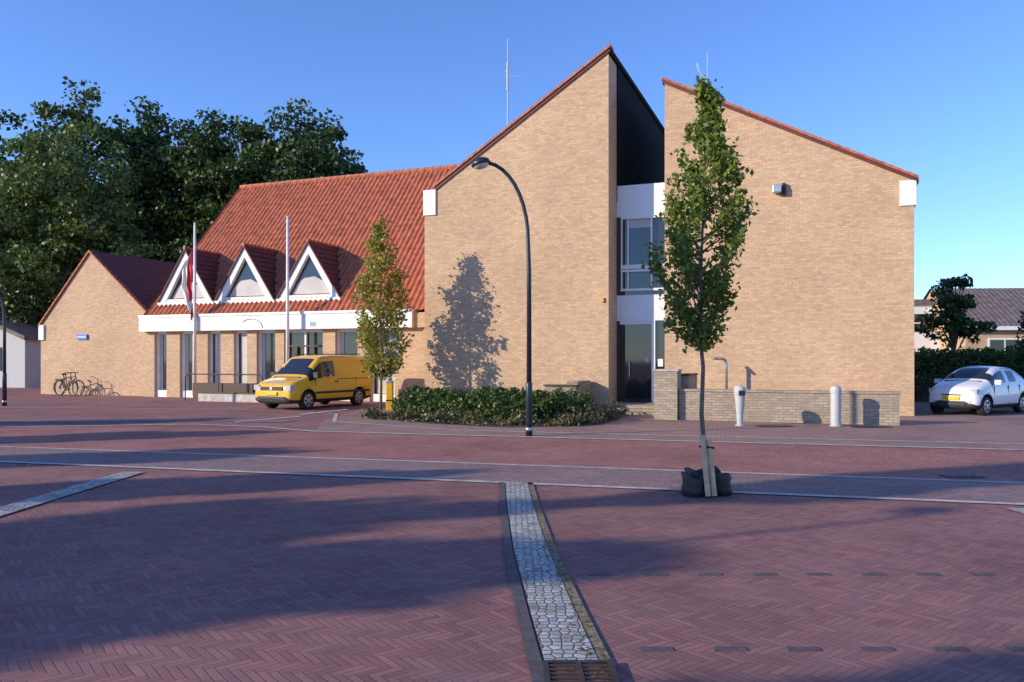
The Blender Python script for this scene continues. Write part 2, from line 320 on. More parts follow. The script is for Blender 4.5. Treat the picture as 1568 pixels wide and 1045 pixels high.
for a in (gx0,gx1-0.03): b.box(a,a+0.03,gy0+0.03,gy1-0.03,0.012,0.03,'rubber')
for i in range(7):
    b.box(gx0+0.03,gx1-0.03,gy0+0.055+i*0.056,gy0+0.08+i*0.056,0.012,0.027,'brown')
b.box((gx0+gx1)/2-0.015,(gx0+gx1)/2+0.015,gy0+0.03,gy1-0.03,0.0275,0.030,'brown')
b.build('drain_grate')
b=MB(); b.box(6.2,6.75,11.35,11.6,0.0,0.014,'black'); 
for i in range(5): b.box(6.22+i*0.11,6.28+i*0.11,11.37,11.58,0.014,0.02,'rubber')
b.build('drain_grate')
# ------------------------------------------------------------------ town building
TH=math.radians(21); CU=Vector((math.cos(TH),-math.sin(TH))); CV=Vector((math.sin(TH),math.cos(TH))); OX,OY=11.92,23.6
def BW(u,v,z=0): 
    p=CU*u+CV*v; return (OX+p.x,OY+p.y,z)
bld=empty('brick_town_hall',(OX,OY,0),-TH)
b=MB(); b.prism([(-7.38,0),(0,0),(0,7.0),(-7.38,10.78)],0,9,'brick'); b.build('right_block_walls',bld)
def coping(b,x0,z0,x1,z1,y0,y1,n,k='coping'):
    for i in range(n):
        a0=i/n; a1=(i+0.96)/n
        p0=(x0+(x1-x0)*a0,z0+(z1-z0)*a0); p1=(x0+(x1-x0)*a1,z0+(z1-z0)*a1); j=0.008*random.random()
        b.prism([(p0[0],p0[1]),(p1[0],p1[1]),(p1[0],p1[1]+0.075+j),(p0[0],p0[1]+0.095+j)],y0,y1,k)
b=MB()
b.prism([(-7.46,10.80),(0.12,6.92),(0.12,7.02),(-7.46,10.90)],-0.05,9.05,'tiledark')
coping(b,-7.46,10.903,0.12,7.023,-0.09,0.35,30); b.build('right_block_coping',bld)
b=MB(); b.box(-0.39,0.06,-0.05,0.5,6.25,7.0,'white'); b.build('right_gutter_end',bld,bevel=0.01)
b=MB(); b.prism([(-15.71,0),(-9.02,0),(-9.02,11.68),(-15.71,7.45)],-1,9,'brick'); b.build('centre_block_walls',bld)
b=MB()
b.prism([(-15.5,7.50),(-8.96,11.70),(-8.96,11.80),(-15.5,7.63)],-1.05,9.05,'tiledark')
coping(b,-15.3,7.765,-8.93,11.83,-1.09,-0.65,28); b.build('centre_block_coping',bld)
b=MB(); b.box(-15.74,-15.25,-1.06,0.3,6.78,7.68,'white'); b.build('centre_gutter_end',bld,bevel=0.01)
b=MB(); b.prism([(-9.018,7.0),(-8.985,7.0),(-8.985,11.69),(-9.018,11.69)],0.1,9,'slate'); b.prism([(-9.02,11.62),(-8.93,11.62),(-8.93,11.8),(-9.02,11.8)],-1.04,9.1,'slate')
b.build('side_cladding',bld)
# glazed stair hall
b=MB(); g0,g1=-9.015,-7.385
b.box(g0,g1,0.25,8.9,0.25,7.5,'slate')
b.box(g0,g1,0.10,0.25,6.48,7.54,'white'); b.box(g0,g1,0.10,0.25,2.98,3.84,'white')
b.box(g0,g1,0.20,0.245,3.84,6.48,'glass'); b.box(g0,g1,0.20,0.245,0.25,2.98,'glass')
b.box(g0,g0+0.14,0.11,0.2,3.84,6.48,'brown')
for z in (6.40,4.62,3.98): b.box(g0+0.14,g1,0.09,0.2,z,z+0.08,'white')
b.box(g0+0.14,g1,0.08,0.2,4.72,4.86,'white')
for x in (g0+0.14,g0+0.36,g0+1.15): b.box(x,x+0.05,0.12,0.2,4.86,6.40,'white'); b.box(x,x+0.05,0.12,0.2,4.06,4.62,'white')
b.box(g0,g0+0.1,0.11,0.2,0.25,2.98,'brown'); b.box(g0+1.18,g0+1.30,0.1,0.2,0.25,2.98,'white')
b.box(g0+0.1,g0+1.18,0.13,0.2,2.86,2.98,'white'); b.box(g0+0.1,g0+1.18,0.13,0.2,0.25,0.36,'black')
b.box(g0+0.42,g0+0.45,0.08,0.13,1.1,1.6,'steel'); b.box(g0+1.38,g0+1.55,0.15,0.199,1.45,1.7,'white'); b.box(g0+0.95,g0+1.1,0.15,0.199,1.6,1.75,'blind')
b.box(g0+0.42,g0+1.14,0.18,0.199,6.1,6.4,'blind')
b.build('stair_hall_glazing',bld)
b=MB(); b.box(-9.0,-6.2,-1.6,0.0,0.0,0.25,'brickgrey'); b.box(-9.4,-6.4,-2.0,-1.6,0,0.16,'brickgrey'); b.box(-9.4,-6.4,-2.4,-2.0,0,0.08,'brickgrey'); b.build('entrance_steps',bld)
b=MB(); 
b.box(-3.98,-3.72,-0.28,-0.05,6.88,7.12,'steel'); b.box(-3.94,-3.74,-0.05,0.0,6.92,7.06,'black'); b.box(-3.715,-3.60,-0.14,0.0,6.82,7.18,'black')
b.build('flood_light',bld,bevel=0.02)
b=MB(); b.box(-9.25,-9.17,-1.07,-1.0,3.55,3.70,'yellow'); b.build('alarm_box',bld)
b=MB(); b.tube([(-14.1,3,8.3),(-14.1,3,14.35)],[0.035,0.018],'lightgrey',8); b.tube([(-14.3,3,12.9),(-13.4,3,12.8)],0.008,'lightgrey',6)
b.tube([(-14.1,3,12.3),(-14.1,3,13.4)],0.045,'lightgrey',8); b.tube([(-14.22,3,13.05),(-13.98,3,13.05)],0.02,'lightgrey',6); b.build('antenna_mast',bld)
b=MB(); b.tube([(-6.25,2,9.5),(-6.25,2,12.35)],[0.025,0.018],'lightgrey',6); b.tube([(-6.65,2,12.0),(-6.45,2,11.6),(-6.25,2,11.4)],0.012,'lightgrey',6); b.tube([(-6.6,2,12.05),(-6.55,2,11.75)],0.012,'lightgrey',5); b.build('antenna_small',bld)
# left wing
b=MB()
b.box(-30.9,-15.72,1.62,13.5,0,3.3,'brick')
b.poly([(-30.88,1.62,3.3),(-30.88,7.7,10.6),(-30.88,13.8,3.3)],'brick')
bays=[(-30.45,-29.75,0),(-29.0,-28.3,0),(-27.45,-26.75,1),(-26.05,-25.35,1),(-24.85,-23.9,0),(-23.45,-21.55,2),(-20.95,-19.9,0),(-19.35,-18.2,1)]
last=-31.0
for (a0,a1,t) in bays:
    b.box(last,a0,1.3,1.62,0,2.92,'brick'); last=a1
    b.box(a0,a1,1.56,1.615,0,2.92,'glass')
    b.box(a0,a1,1.40,1.56,0.0,0.30,'white' if t<2 else 'black'); b.box(a0,a1,1.45,1.56,2.80,2.92,'white')
    b.box(a0,a0+0.07,1.43,1.56,0.30,2.80,'white'); b.box(a1-0.07,a1,1.43,1.56,0.30,2.80,'white')
    if t==1: b.box(a0+0.2,a1-0.09,1.53,1.555,0.32,2.78,'blind')
    if t==0: b.box(a0+0.07,a0+0.26,1.53,1.555,0.32,2.78,'blind')
    if t==2:
        b.box((a0+a1)/2-0.04,(a0+a1)/2+0.04,1.45,1.56,0.0,2.8,'white'); b.box(a0+0.07,a1-0.07,1.44,1.56,2.2,2.27,'brown')
        for dx in (0.5,1.35): b.box(a0+dx,a0+dx+0.04,1.45,1.56,0.3,2.2,'brown')
b.box(last,-15.72,1.3,1.62,0,2.92,'brick')
b.build('left_wing_walls',bld)
b=MB(); b.box(-31.05,-17.3,1.0,1.6,2.92,3.62,'white'); b.box(-31.05,-17.3,0.96,1.0,3.54,3.64,'steel'); b.box(-17.3,-15.72,1.15,1.6,2.92,3.5,'brick')
b.box(-21.95,-21.7,0.985,0.999,3.03,3.2,'letter')
arc=[(-24.9+0.6*math.cos(a),0.99,2.98+0.40*math.sin(a)) for a in [math.pi*i/12 for i in range(10)]]
b.tube(arc,0.018,'letter',5)
b.build('fascia',bld)
b=MB()
b.corr((-30.95,1.25,3.585),(15.25,0,0),(0,6.45,7.115),61,24,'tile',amp=0.055,row_amp=0.006); b.corr((-15.7,14.2,3.6),(-15.25,0,0),(0,-6.5,7.1),61,10,'tile')
for i in range(38):
    x=-31.0+i*0.403; b.tube([(x,7.7,10.71),(x+0.39,7.7,10.71)],[0.13,0.145],'coping',8)
b.poly([(-31.0,1.2,3.45),(-31.0,7.7,10.65),(-31.0,7.7,10.85),(-31.0,1.2,3.68)],'tile')
b.build('left_wing_roof',bld)
# dormers
for uc in (-29.15,-25.9,-22.61):
    b=MB(); h=1.56; zb,zt=4.22,6.58; vf=1.85
    gi=0.36
    b.poly([(uc-h+gi+0.1,vf+0.12,zb+0.22),(uc+h-gi-0.1,vf+0.12,zb+0.22),(uc,vf+0.12,zt-0.52)],'glass')
    b.poly([(uc-h+gi+0.25,vf+0.117,zb+0.22),(uc+h-gi-0.25,vf+0.117,zb+0.22),(uc+0.62,vf+0.117,zb+0.75),(uc+0.2,vf+0.117,zb+0.95),(uc-0.3,vf+0.117,zb+0.9),(uc-0.6,vf+0.117,zb+0.7)],'blind')
    fr=0.30
    b.prism([(uc-h,zb),(uc-h+fr*1.2,zb),(uc,zt-fr*1.5),(uc,zt)],vf-0.05,vf+0.15,'white')
    b.prism([(uc,zt-fr*1.5),(uc+h-fr*1.2,zb),(uc+h,zb),(uc,zt)],vf-0.05,vf+0.15,'white')
    b.prism([(uc-h+fr*1.2+0.01,zb),(uc+h-fr*1.2-0.01,zb),(uc+h-fr*1.2-0.12,zb+0.17),(uc-h+fr*1.2+0.12,zb+0.17)],vf-0.03,vf+0.14,'white')
    b.box(uc-h-0.05,uc+h+0.05,vf-0.12,vf-0.055,zb-0.10,zb+0.03,'steel')
    vr=4.05; ve=vf
    for sg in (-1,1):
        e0=(uc+sg*(h+0.08),vf-0.12,zb-0.05); r0=(uc,vf-0.12,zt+0.06); r1=(uc,vr+0.3,zt+0.06); e1=(uc+sg*(h+0.08),vf+0.1,zb-0.05)
        b.poly([e0,r0,r1,e1] if sg<0 else [e0,e1,r1,r0],'tiledark')  # dormer slopes carry their shade in the dark tile colour
        o=0.05
        b.poly([(e0[0],e0[1],e0[2]-o*1.5),(e0[0],e0[1],e0[2]+0.02),(r0[0],r0[1],r0[2]+0.02),(r0[0],r0[1],r0[2]-o*1.5)],'tiledark')
        for i in range(1,11):
            t=i/11; A=Vector(r0).lerp(Vector(e0),t); Bp=Vector(r1).lerp(Vector(e1),t); nn=Vector((sg*2.36,0,1.56)).normalized()*0.015
            b.tube([tuple(A+nn),tuple(Bp+nn)],0.022,'tiledark',5,False)
    b.tube([(uc,vf-0.14,zt+0.08),(uc,vr+0.2,zt+0.08)],0.07,'tile',8)
    b.build('dormer',bld)
b=MB(); b.prism([(-37.89,0),(-31.02,0),(-31.02,3.7),(-34.65,6.72),(-37.89,3.3)],1.6,12,'brick'); b.build('gable_wing_walls',bld)
b=MB(); b.corr((-30.75,1.5,3.5),(0,10.5,0),(-3.9,0,3.3),42,14,'tiledark',amp=0.03); b.corr((-38.0,12,3.28),(0,-10.5,0),(3.35,0,3.52),42,14,'tile',amp=0.03)  # right slope takes the darker tile copy, its shade painted in
coping(b,-34.66,6.73,-31.0,3.66,1.5,1.75,15,'coping'); coping(b,-37.95,3.28,-34.66,6.73,1.5,1.75,15,'coping')
b.box(-37.95,-37.62,1.52,2.0,2.62,3.34,'white'); b.build('gable_wing_roof',bld)
b=MB(); b.box(-26.6,-23.6,-0.5,-0.2,0,0.72,'brown'); b.box(-26.0,-23.0,-0.85,-0.55,0,0.3,'concrete'); b.box(-25.8,-23.1,-0.82,-0.58,0.3,0.36,'grass')
b.tube([(-26.9,-0.6,0),(-26.9,-0.6,0.95),(-26.75,-0.6,1.08),(-23.2,-0.6,1.08),(-23.05,-0.6,0.95),(-23.05,-0.6,0)],0.025,'brown',8)
b.tube([(-25.2,-0.6,0.36),(-25.2,-0.6,1.08)],0.02,'brown',6); b.build('entrance_ramp_railing',bld,)
b=MB(); b.box(-35.45,-34.8,1.52,1.59,2.62,2.86,'blue'); b.box(-35.4,-34.85,1.514,1.519,2.72,2.76,'white'); b.build('street_name_sign',bld)
# ------------------------------------------------------------------ garden walls
b=MB(); b.box(-6.28,-0.73,-3.92,-3.66,0,0.80,'brickgrey'); b.box(-6.28,-0.70,-3.95,-3.63,0.80,0.87,'brickgrey'); o=b.build('low_brick_wall',loc=(OX,OY,0),rot=(0,0,-TH))
b=MB()
b.box(-6.95,-6.30,-4.1,-3.4,0,1.36,'brickgrey'); b.box(-6.98,-6.27,-4.13,-3.37,1.36,1.41,'concrete'); b.build('gate_pier',loc=(OX,OY,0),rot=(0,0,-TH))
b=MB(); b.box(-6.35,-6.1,-3.3,-1.65,0,1.22,'brickgrey'); b.box(-6.38,-6.07,-3.33,-1.62,1.22,1.27,'brown'); b.build('stair_side_wall',loc=(OX,OY,0),rot=(0,0,-TH))
b=MB(); b.box(-9.95,-9.6,-2.6,-1.1,0,1.0,'brickgrey'); b.box(-10.6,-9.62,-2.75,-2.45,0,0.85,'brickgrey'); b.box(-10.65,-9.58,-2.79,-2.41,0.85,0.9,'brown'); b.build('entrance_side_wall',loc=(OX,OY,0),rot=(0,0,-TH))
# ------------------------------------------------------------------ vegetation
LG=leafmat('street_tree_leaf_mat',(0.09,0.15,0.02),(0.17,0.24,0.035),(0.30,0.33,0.05),0.35)
LY=leafmat('young_tree_leaf_mat',(0.20,0.24,0.04),(0.36,0.35,0.06),(0.55,0.40,0.06),0.4)
LD=leafmat('oak_leaf_mat',(0.035,0.065,0.018),(0.06,0.105,0.027),(0.10,0.15,0.035),0.2)
LM=leafmat('lime_leaf_mat',(0.07,0.12,0.03),(0.12,0.18,0.045),(0.17,0.24,0.06),0.25)
LB=leafmat('maple_leaf_mat',(0.03,0.05,0.015),(0.05,0.07,0.02),(0.07,0.09,0.025),0.05)
LH=leafmat('hedge_leaf_mat',(0.04,0.08,0.02),(0.08,0.13,0.03),(0.15,0.19,0.045),0.2)
LS=leafmat('shrub_leaf_mat',(0.05,0.07,0.03),(0.10,0.12,0.04),(0.24,0.14,0.07),0.2)
LL=leafmat('leaf_litter_mat',(0.12,0.07,0.02),(0.2,0.14,0.04),(0.3,0.25,0.06),0.1)
def young_tree(name,X,Y,trunk_pts,prof,nbr,lpb,lsize,lm,tr=0.035,up=1.1,spread=0.07,seed=1):
    rg=random.Random(seed); b=MB(); P=[Vector(p) for p in trunk_pts]
    H=P[-1].z
    rad=[max(0.008,tr*(1-0.85*p.z/H)) for p in P]; b.tube(P,rad,'bark',8)
    def at(z):
        for i in range(len(P)-1):
            if P[i].z<=z<=P[i+1].z: return P[i].lerp(P[i+1],(z-P[i].z)/(P[i+1].z-P[i].z))
        return P[-1].copy()
    pts=[]; z0=prof[0][0]
    def wid(z):
        for i in range(len(prof)-1):
            if prof[i][0]<=z<=prof[i+1][0]:
                t=(z-prof[i][0])/(prof[i+1][0]-prof[i][0]); return prof[i][1]*(1-t)+prof[i+1][1]*t
        return 0.05
    zt=prof[-1][0]
    for i in range(nbr):
        ze=z0+(zt-z0)*((i+rg.random())/nbr); r=wid(ze)*(0.5+0.65*rg.random()); an=rg.random()*6.283
        zs=max(z0*0.92,ze-r*up*(0.8+0.6*rg.random())); zs=min(zs,H-0.02)
        s=at(zs); c=at(min(ze,H)); e=Vector((c.x+math.cos(an)*r,c.y+math.sin(an)*r,ze)); mid=s.lerp(e,0.5)+Vector((math.cos(an),math.sin(an),-0.3))*r*0.12
        b.tube([s,mid,e],[0.012,0.008,0.003],'bark',5,False)
        n=int(lpb*(0.4+1.2*r)*(0.6+0.8*rg.random()))
        for k in range(n):
            t=0.15+0.9*math.sqrt(rg.random()); q=s.lerp(mid,t*2) if t<0.5 else mid.lerp(e,t*2-1)
            pts.append((q.x+rg.gauss(0,spread),q.y+rg.gauss(0,spread),q.z+rg.gauss(0,spread*1.1)))
    e=empty(name,(X,Y,0)); b.build('trunk_and_branches',e,smooth=True); leaf_object('foliage',pts,lsize,lm,e,aspect=0.62); return e
t1=young_tree('street_tree',2.40,10.0,[(0.03,0,0.02),(0.02,0,0.5),(-0.02,0,1.0),(0.0,0,1.6),(-0.04,0,2.0),(-0.02,0,3),(0.02,0,4),(0.03,0,5.0)],
  [(1.95,0.14),(2.15,0.32),(2.6,0.50),(3.1,0.62),(3.6,0.56),(4.0,0.40),(4.3,0.46),(4.5,0.24),(4.8,0.20),(5.15,0.07)],104,98,0.074,LG,tr=0.035,spread=0.05,seed=5)
b=MB()
def lump(cx,cy,r,h,seed):
    pr=[(r*0.97,0),(r,h*0.3),(r*0.93,h*0.75),(r*1.0,h),(r*0.96,h+0.015),(r*0.8,h*0.9),(r*0.5,h*0.85)]
    b0=len(b.v); b.lathe(pr,'rubber',(cx,cy,0),28)
    for i in range(b0,len(b.v)):
        x,y,z=b.v[i]; a=math.atan2(y-cy,x-cx); k=1+0.07*math.sin(a*3+seed+z*9)+0.05*math.sin(a*7+z*14+seed); b.v[i]=(cx+(x-cx)*k,cy+(y-cy)*k,z*(1+0.16*math.sin(a*2+seed)))
lump(2.27,9.92,0.16,0.25,1); lump(2.60,9.98,0.15,0.24,4); lump(2.42,10.15,0.22,0.27,7)
b.build('tree_watering_bag',smooth=True)
b=MB(); b.tube([(2.40,9.74,0.02),(2.355,9.86,0.76)],0.035,'stake',10); b.tube([(2.48,9.76,0.02),(2.44,9.88,0.70)],0.035,'stake',10)
b.tube([(2.31,9.84,0.62),(2.50,9.84,0.60)],0.014,'black',8); b.build('tree_stake')
t2=young_tree('young_tree',-4.38,26.6,[(0,0,0),(0.02,0,1.5),(-0.03,0,3.2),(0.02,0,4.6),(-0.05,0,5.9)],
  [(1.2,0.2),(1.6,0.7),(2.0,0.85),(2.8,0.9),(3.6,0.9),(4.4,0.75),(5.0,0.6),(5.5,0.35),(6.3,0.1)],95,60,0.13,LY,tr=0.05,spread=0.1,seed=9)
def big_tree(name,X,Y,lobes,H,ncl,lpc,ls,mat,cr=1.1,tr=0.45,seed=1):
    rg=np.random.default_rng(seed); e=empty(name,(X,Y,0)); b=MB()
    zc=lobes[0][2]
    b.tube([(0,0,0),(0.1,0,zc*0.35),(-0.1,0.1,zc*0.7),(0,0,H*0.8)],[tr,tr*0.8,tr*0.55,0.08],'bark',10)
    vol=np.array([l[3]*l[4]*l[5] for l in lobes]); vol=vol/vol.sum(); cs=[]
    for l,vv in zip(lobes,vol):
        n=max(4,int(ncl*vv)); d=rg.normal(size=(n,3)); d[:,1]-=0.35; d/=np.linalg.norm(d,axis=1)[:,None]; r=rg.random(n)**(1/2.8)
        wob=1+0.07*np.sin(d[:,0]*5+seed)+0.06*np.sin(d[:,2]*7+d[:,1]*4+seed*2)
        cs.append(np.array(l[:3])+d*(r*wob)[:,None]*np.array(l[3:6]))
    cs=np.concatenate(cs)
    for i in range(0,len(cs),max(1,len(cs)//26)):
        c=cs[i]; s=(0,0,max(zc*0.4,c[2]*0.6)); m=((c[0])*0.5,(c[1])*0.5,(s[2]+c[2])/2+0.4); b.tube([s,m,tuple(c)],[tr*0.35,tr*0.2,0.03],'bark',6,False)
    pts=[]
    for c in cs:
        k=int(lpc*(0.5+rg.random())); d=rg.normal(size=(k,3)); d/=np.linalg.norm(d,axis=1)[:,None]
        rr=cr*(0.6+0.8*rg.random()); pts.append(c+d*(rr*rg.random(k)**0.45)[:,None]*np.array([1.15,1.15,0.7]))
    b.build('trunk_and_limbs',e,smooth=True); leaf_object('foliage',np.concatenate(pts),ls,mat,e,aspect=0.7); return e
big_tree('oak_tree',-33.2,62,[(0,0,14.2,6.4,4.5,8.6),(-3.5,0,11,5.5,4,8),(3.5,0,12,5,4,8)],21,430,92,0.35,LD,seed=1)
big_tree('oak_tree',-27.0,64,[(0,0,13.6,5.8,4.5,8.2),(3,0,11.5,5,4,8)],20,370,92,0.35,LD,seed=2)
big_tree('oak_tree',-20.8,62,[(0,0,13.4,5.4,4.5,8.0),(-3,0,11,4.5,4,7.5),(0,0,8,5,4,6)],20,370,92,0.35,LD,seed=3)
big_tree('oak_tree',-15.6,60,[(0,0,13.4,4.4,4,7.0),(2.0,0,11.8,3.4,3,5.2),(-2.5,0,11,4,4,7.5)],19,350,92,0.34,LD,seed=4)
big_tree('oak_tree',-41,60,[(0,0,12.5,6.5,5,9),(-1,0,5,5,5,5)],18,300,80,0.36,LD,seed=5)
big_tree('lime_tree',-29.0,51,[(0,0,10.6,5.0,4,6.2),(-3.2,0,8,5,3.5,6),(2,0,7,4,3.5,5)],15.5,390,90,0.28,LM,seed=6,cr=0.9)
# off-frame trees down the street that throw the long morning shadows
for i,(tx,ty,H,r,lo) in enumerate([(-1.2,8.9,9.0,2.0,0.3),(0.9,7.2,8.5,1.15,0.3),(-3.2,5.9,9.5,1.4,0.35),(2.8,4.0,8.5,1.15,0.3),(-0.6,12.1,7.0,0.4,0.5),(-3.6,14.9,7.0,0.6,0.35),(-6.5,18.3,6.5,0.6,0.4),(-8.5,22.4,6.0,0.5,0.4),(10.5,12.9,11.5,0.5,0.72)]):  # last entry is an unseen tree added to cast the right-hand shadow band
    t=H/math.tan(EL); x=tx-t*math.cos(AZ); y=ty-t*math.sin(AZ)
    if y>0 and x>-0.75*y: x=-0.8*y-4
    big_tree('maple_tree',x,y,[(0,0,H*(0.5+lo/2),r,r,H*(0.5-lo/2))],H*0.9,270 if r>0.9 else 90,60,0.42,LB,cr=0.40,tr=0.14,seed=20+i)
def hedge(name,poly,h,dens,ls,mat,z0=0.0,noise=0.12,seed=1):
    rg=np.random.default_rng(seed); P=np.array(poly); mn=P.min(0); mx=P.max(0)
    def inside(x,y):
        r=np.zeros(len(x),bool); n=len(P); j=n-1
        for i in range(n):
            xi,yi=P[i]; xj,yj=P[j]; c=((yi>y)!=(yj>y))&(x<(xj-xi)*(y-yi)/(yj-yi+1e-9)+xi); r^=c; j=i
        return r
    area=(mx-mn).prod(); n=int(area*dens); x=mn[0]+rg.random(n)*(mx[0]-mn[0]); y=mn[1]+rg.random(n)*(mx[1]-mn[1]); k=inside(x,y); x=x[k]; y=y[k]
    hh=h*(0.82+noise*np.sin(x*3.1+y*1.7)+noise*np.sin(x*7.3-y*5.1)+0.12*rg.random(len(x)))
    z=z0+hh*rg.random(len(x))**0.6
    e=empty(name,(0,0,0)); b=MB(); c=P.mean(0)
    Q=c+(P-c)*0.86; n0=len(Q)
    b.v=[(q[0],q[1],0) for q in Q]+[(q[0],q[1],z0+h*0.5) for q in Q]; mi=b.mi('soil')
    b.f=[tuple(range(n0,2*n0))]+[(i,(i+1)%n0,n0+(i+1)%n0,n0+i) for i in range(n0)]; b.m=[mi]*(n0+1)
    b.build('stems',e); leaf_object('foliage',np.stack([x,y,z],1),ls,mat,e,aspect=0.7); return e
hp=[BW(-14.6,-5.3)[:2],BW(-12.0,-6.5)[:2],BW(-9.9,-6.9)[:2],BW(-8.8,-6.1)[:2],BW(-8.6,-4.6)[:2],BW(-9.8,-3.4)[:2],BW(-14.6,-3.6)[:2]]
hedge('shrub_bed',hp,0.70,2400,0.09,LH,noise=0.18,seed=2)
sheet('planting_bed_soil',[BW(-15.1,-6.0)[:2],BW(-12.2,-7.6)[:2],BW(-9.8,-8.0)[:2],BW(-8.0,-6.8)[:2],BW(-7.85,-4.3)[:2],BW(-9.4,-2.8)[:2],BW(-9.5,-1.05)[:2],BW(-15.7,-1.05)[:2]],0.020,'soil')
pp=[]
for i in range(5200):
    t=random.random(); u=-14.9+t*6.6; vv=-7.4+1.9*abs(t-0.62)+random.gauss(0,0.22)
    x,y,_=BW(u,vv); pp.append((x,y,0.03+abs(random.gauss(0,0.10))*(0.6+0.6*math.sin(u*5))))
for i in range(3200):
    x,y,_=BW(random.uniform(-9.9,-7.9),random.uniform(-6.6,-2.9)); pp.append((x,y,0.03+abs(random.gauss(0,0.17))))
leaf_object('ground_cover_plants',pp,0.10,LS)
pp=[]
for i in range(260): pp.append((2.3+random.gauss(0,0.45),9.95+random.gauss(0,0.28),0.012))
for i in range(200):
    y=random.uniform(4,11); pp.append((0.46+random.gauss(0,0.04)-(y-4)*0.035,y,0.022))
for i in range(50): pp.append((random.uniform(-8,9),random.uniform(4,17),0.014))
leaf_object('leaf_litter',pp,0.035,LL,flat=0.9)
# ------------------------------------------------------------------ street lamp
def street_lamp(name,X,Y,H=6.15,rz=0):
    e=empty(name,(X,Y,0),rz); b=MB()
    b.tube([(0,0,0),(0,0,1.15),(0,0,1.2)],[0.075,0.072,0.055],'navy',14)
    b.tube([(0,0,0.12),(0,0,0.2)],0.079,'steel',14)
    zs=4.3*H/6.15
    c=[(0,0,1.2),(0,0,zs*0.84),(-0.02,0,zs)]
    for i in range(9):
        a=math.radians(8+i*9.5); c.append((-0.02-(1-math.cos(a))*0.98,0,zs+math.sin(a)*1.72*H/6.15))
    b.tube(c,[0.055,0.05]+[0.042]*(len(c)-2),'navy',12); b.build('pole',e,smooth=True)
    b=MB(); x,z=c[-1][0],c[-1][2]
    R=Matrix.Translation((x-0.16,0,z-0.02))@Matrix.Rotation(math.radians(-14),4,'Y')
    b.lathe([(0.02,0.13),(0.10,0.12),(0.19,0.07),(0.22,0.0),(0.21,-0.03)],'navy',(0,0,0),18,R)
    b.lathe([(0.18,-0.032),(0.17,-0.06),(0.11,-0.10),(0.03,-0.12)],'lens',(0,0,0),18,R); b.build('lamp_head',e,smooth=True)
    return e
street_lamp('street_lamp',0.375,17.5)
street_lamp('street_lamp',-18.35,28.8,H=4.7)
street_lamp('street_lamp',-18.3,0.2,H=8.5)
# ------------------------------------------------------------------ flag poles
def flagpole(name,X,Y,H,flag):
    e=empty(name,(X,Y,0)); b=MB(); b.tube([(0,0,0),(0,0,0.1)],0.12,'steel',12); b.tube([(0,0,0.1),(0,0,H)],[0.085,0.05],'white',10); b.lathe([(0.02,0),(0.05,0.03),(0.05,0.06),(0.01,0.1)],'white',(0,0,H),10)
    b.build('pole',e,smooth=True)
    if flag:
        b=MB(); n=26; rows=[]
        for r in range(n+1):
            t=r/n; z=H-1.0-t*2.9; wdt=(0.08+0.40*math.sin(math.pi*min(1,t*1.15))**0.8)*(1 if t<0.87 else 0.8)
            rows.append([(-0.10-wdt*(c/8)+0.02*math.sin(r*0.8),0.07*math.sin(c*2.1+r*0.25)*(0.4+t),z-0.25*(c/8)) for c in range(9)])
        for r in range(n):
            for c in range(8):
                k='red' if (c<4 and r<20) or r>22 else 'white'
                b.poly([rows[r][c],rows[r][c+1],rows[r+1][c+1],rows[r+1][c]],k)
        b.build('flag',e,smooth=True)
flagpole('flag_pole',-13.7,34.4,7.5,True); flagpole('flag_pole',-9.1,32.3,7.4,False)
# ------------------------------------------------------------------ bollards, vent, signs
b=MB(); b.lathe([(0.15,0.0),(0.15,0.03),(0.125,0.04),(0.125,0.84),(0.135,0.85),(0.135,0.93),(0.12,0.99),(0.07,1.02),(0.01,1.03)],'lightgrey',(0,0,0),24); b.build('bollard',loc=(8.15,20.05,0))
b=MB(); b.lathe([(0.12,0.0),(0.12,0.03),(0.075,0.04),(0.085,0.3),(0.13,0.75),(0.15,0.86),(0.15,0.94),(0.12,1.0),(0.02,1.04)],'lightgrey',(0,0,0),24); b.box(-0.07,0.09,-0.155,-0.13,0.78,0.9,'navy'); b.build('litter_bin',loc=(5.78,20.2,0))
b=MB()
for (x,y) in ((6.6,20.0),(8.9,19.75)): b.box(x-0.45,x+0.45,y-0.18,y+0.18,0.009,0.022,'black')  # flat dark plates on the ground, right of the two posts
b.build('dark_ground_plate')
b=MB(); b.tube([(0,0,0),(0,0,1.5),(-0.02,0,1.64),(-0.10,0,1.70)],0.045,'steel',10); b.tube([(-0.08,0,1.70),(-0.5,-0.3,1.72)],[0.05,0.04],'steel',10); x,y,_=BW(-5.35,-0.55); b.build('vent_pipe',loc=(x,y,0),smooth=True)
b=MB(); b.tube([(0,0,0),(0,0,2.75)],0.03,'steel',8); b.box(-0.28,0.28,-0.05,-0.03,2.15,2.7,'blue'); b.box(-0.2,0.2,-0.056,-0.052,2.25,2.42,'white'); b.box(-0.28,0.28,-0.05,-0.03,1.6,2.1,'white')
b.box(-0.2,0.2,-0.056,-0.052,1.7,1.95,'blue'); b.build('parking_sign',loc=(-4.3,28.4,0),bevel=0.005)
b=MB(); b.box(-0.11,0.11,-0.11,0.11,0,0.9,'yellow'); b.box(-0.12,0.12,-0.12,0.12,0.9,0.98,'steel'); b.box(-0.12,0.12,-0.12,0.12,0.3,0.36,'black'); b.build('utility_post',loc=(-4.05,26.4,0),bevel=0.02)
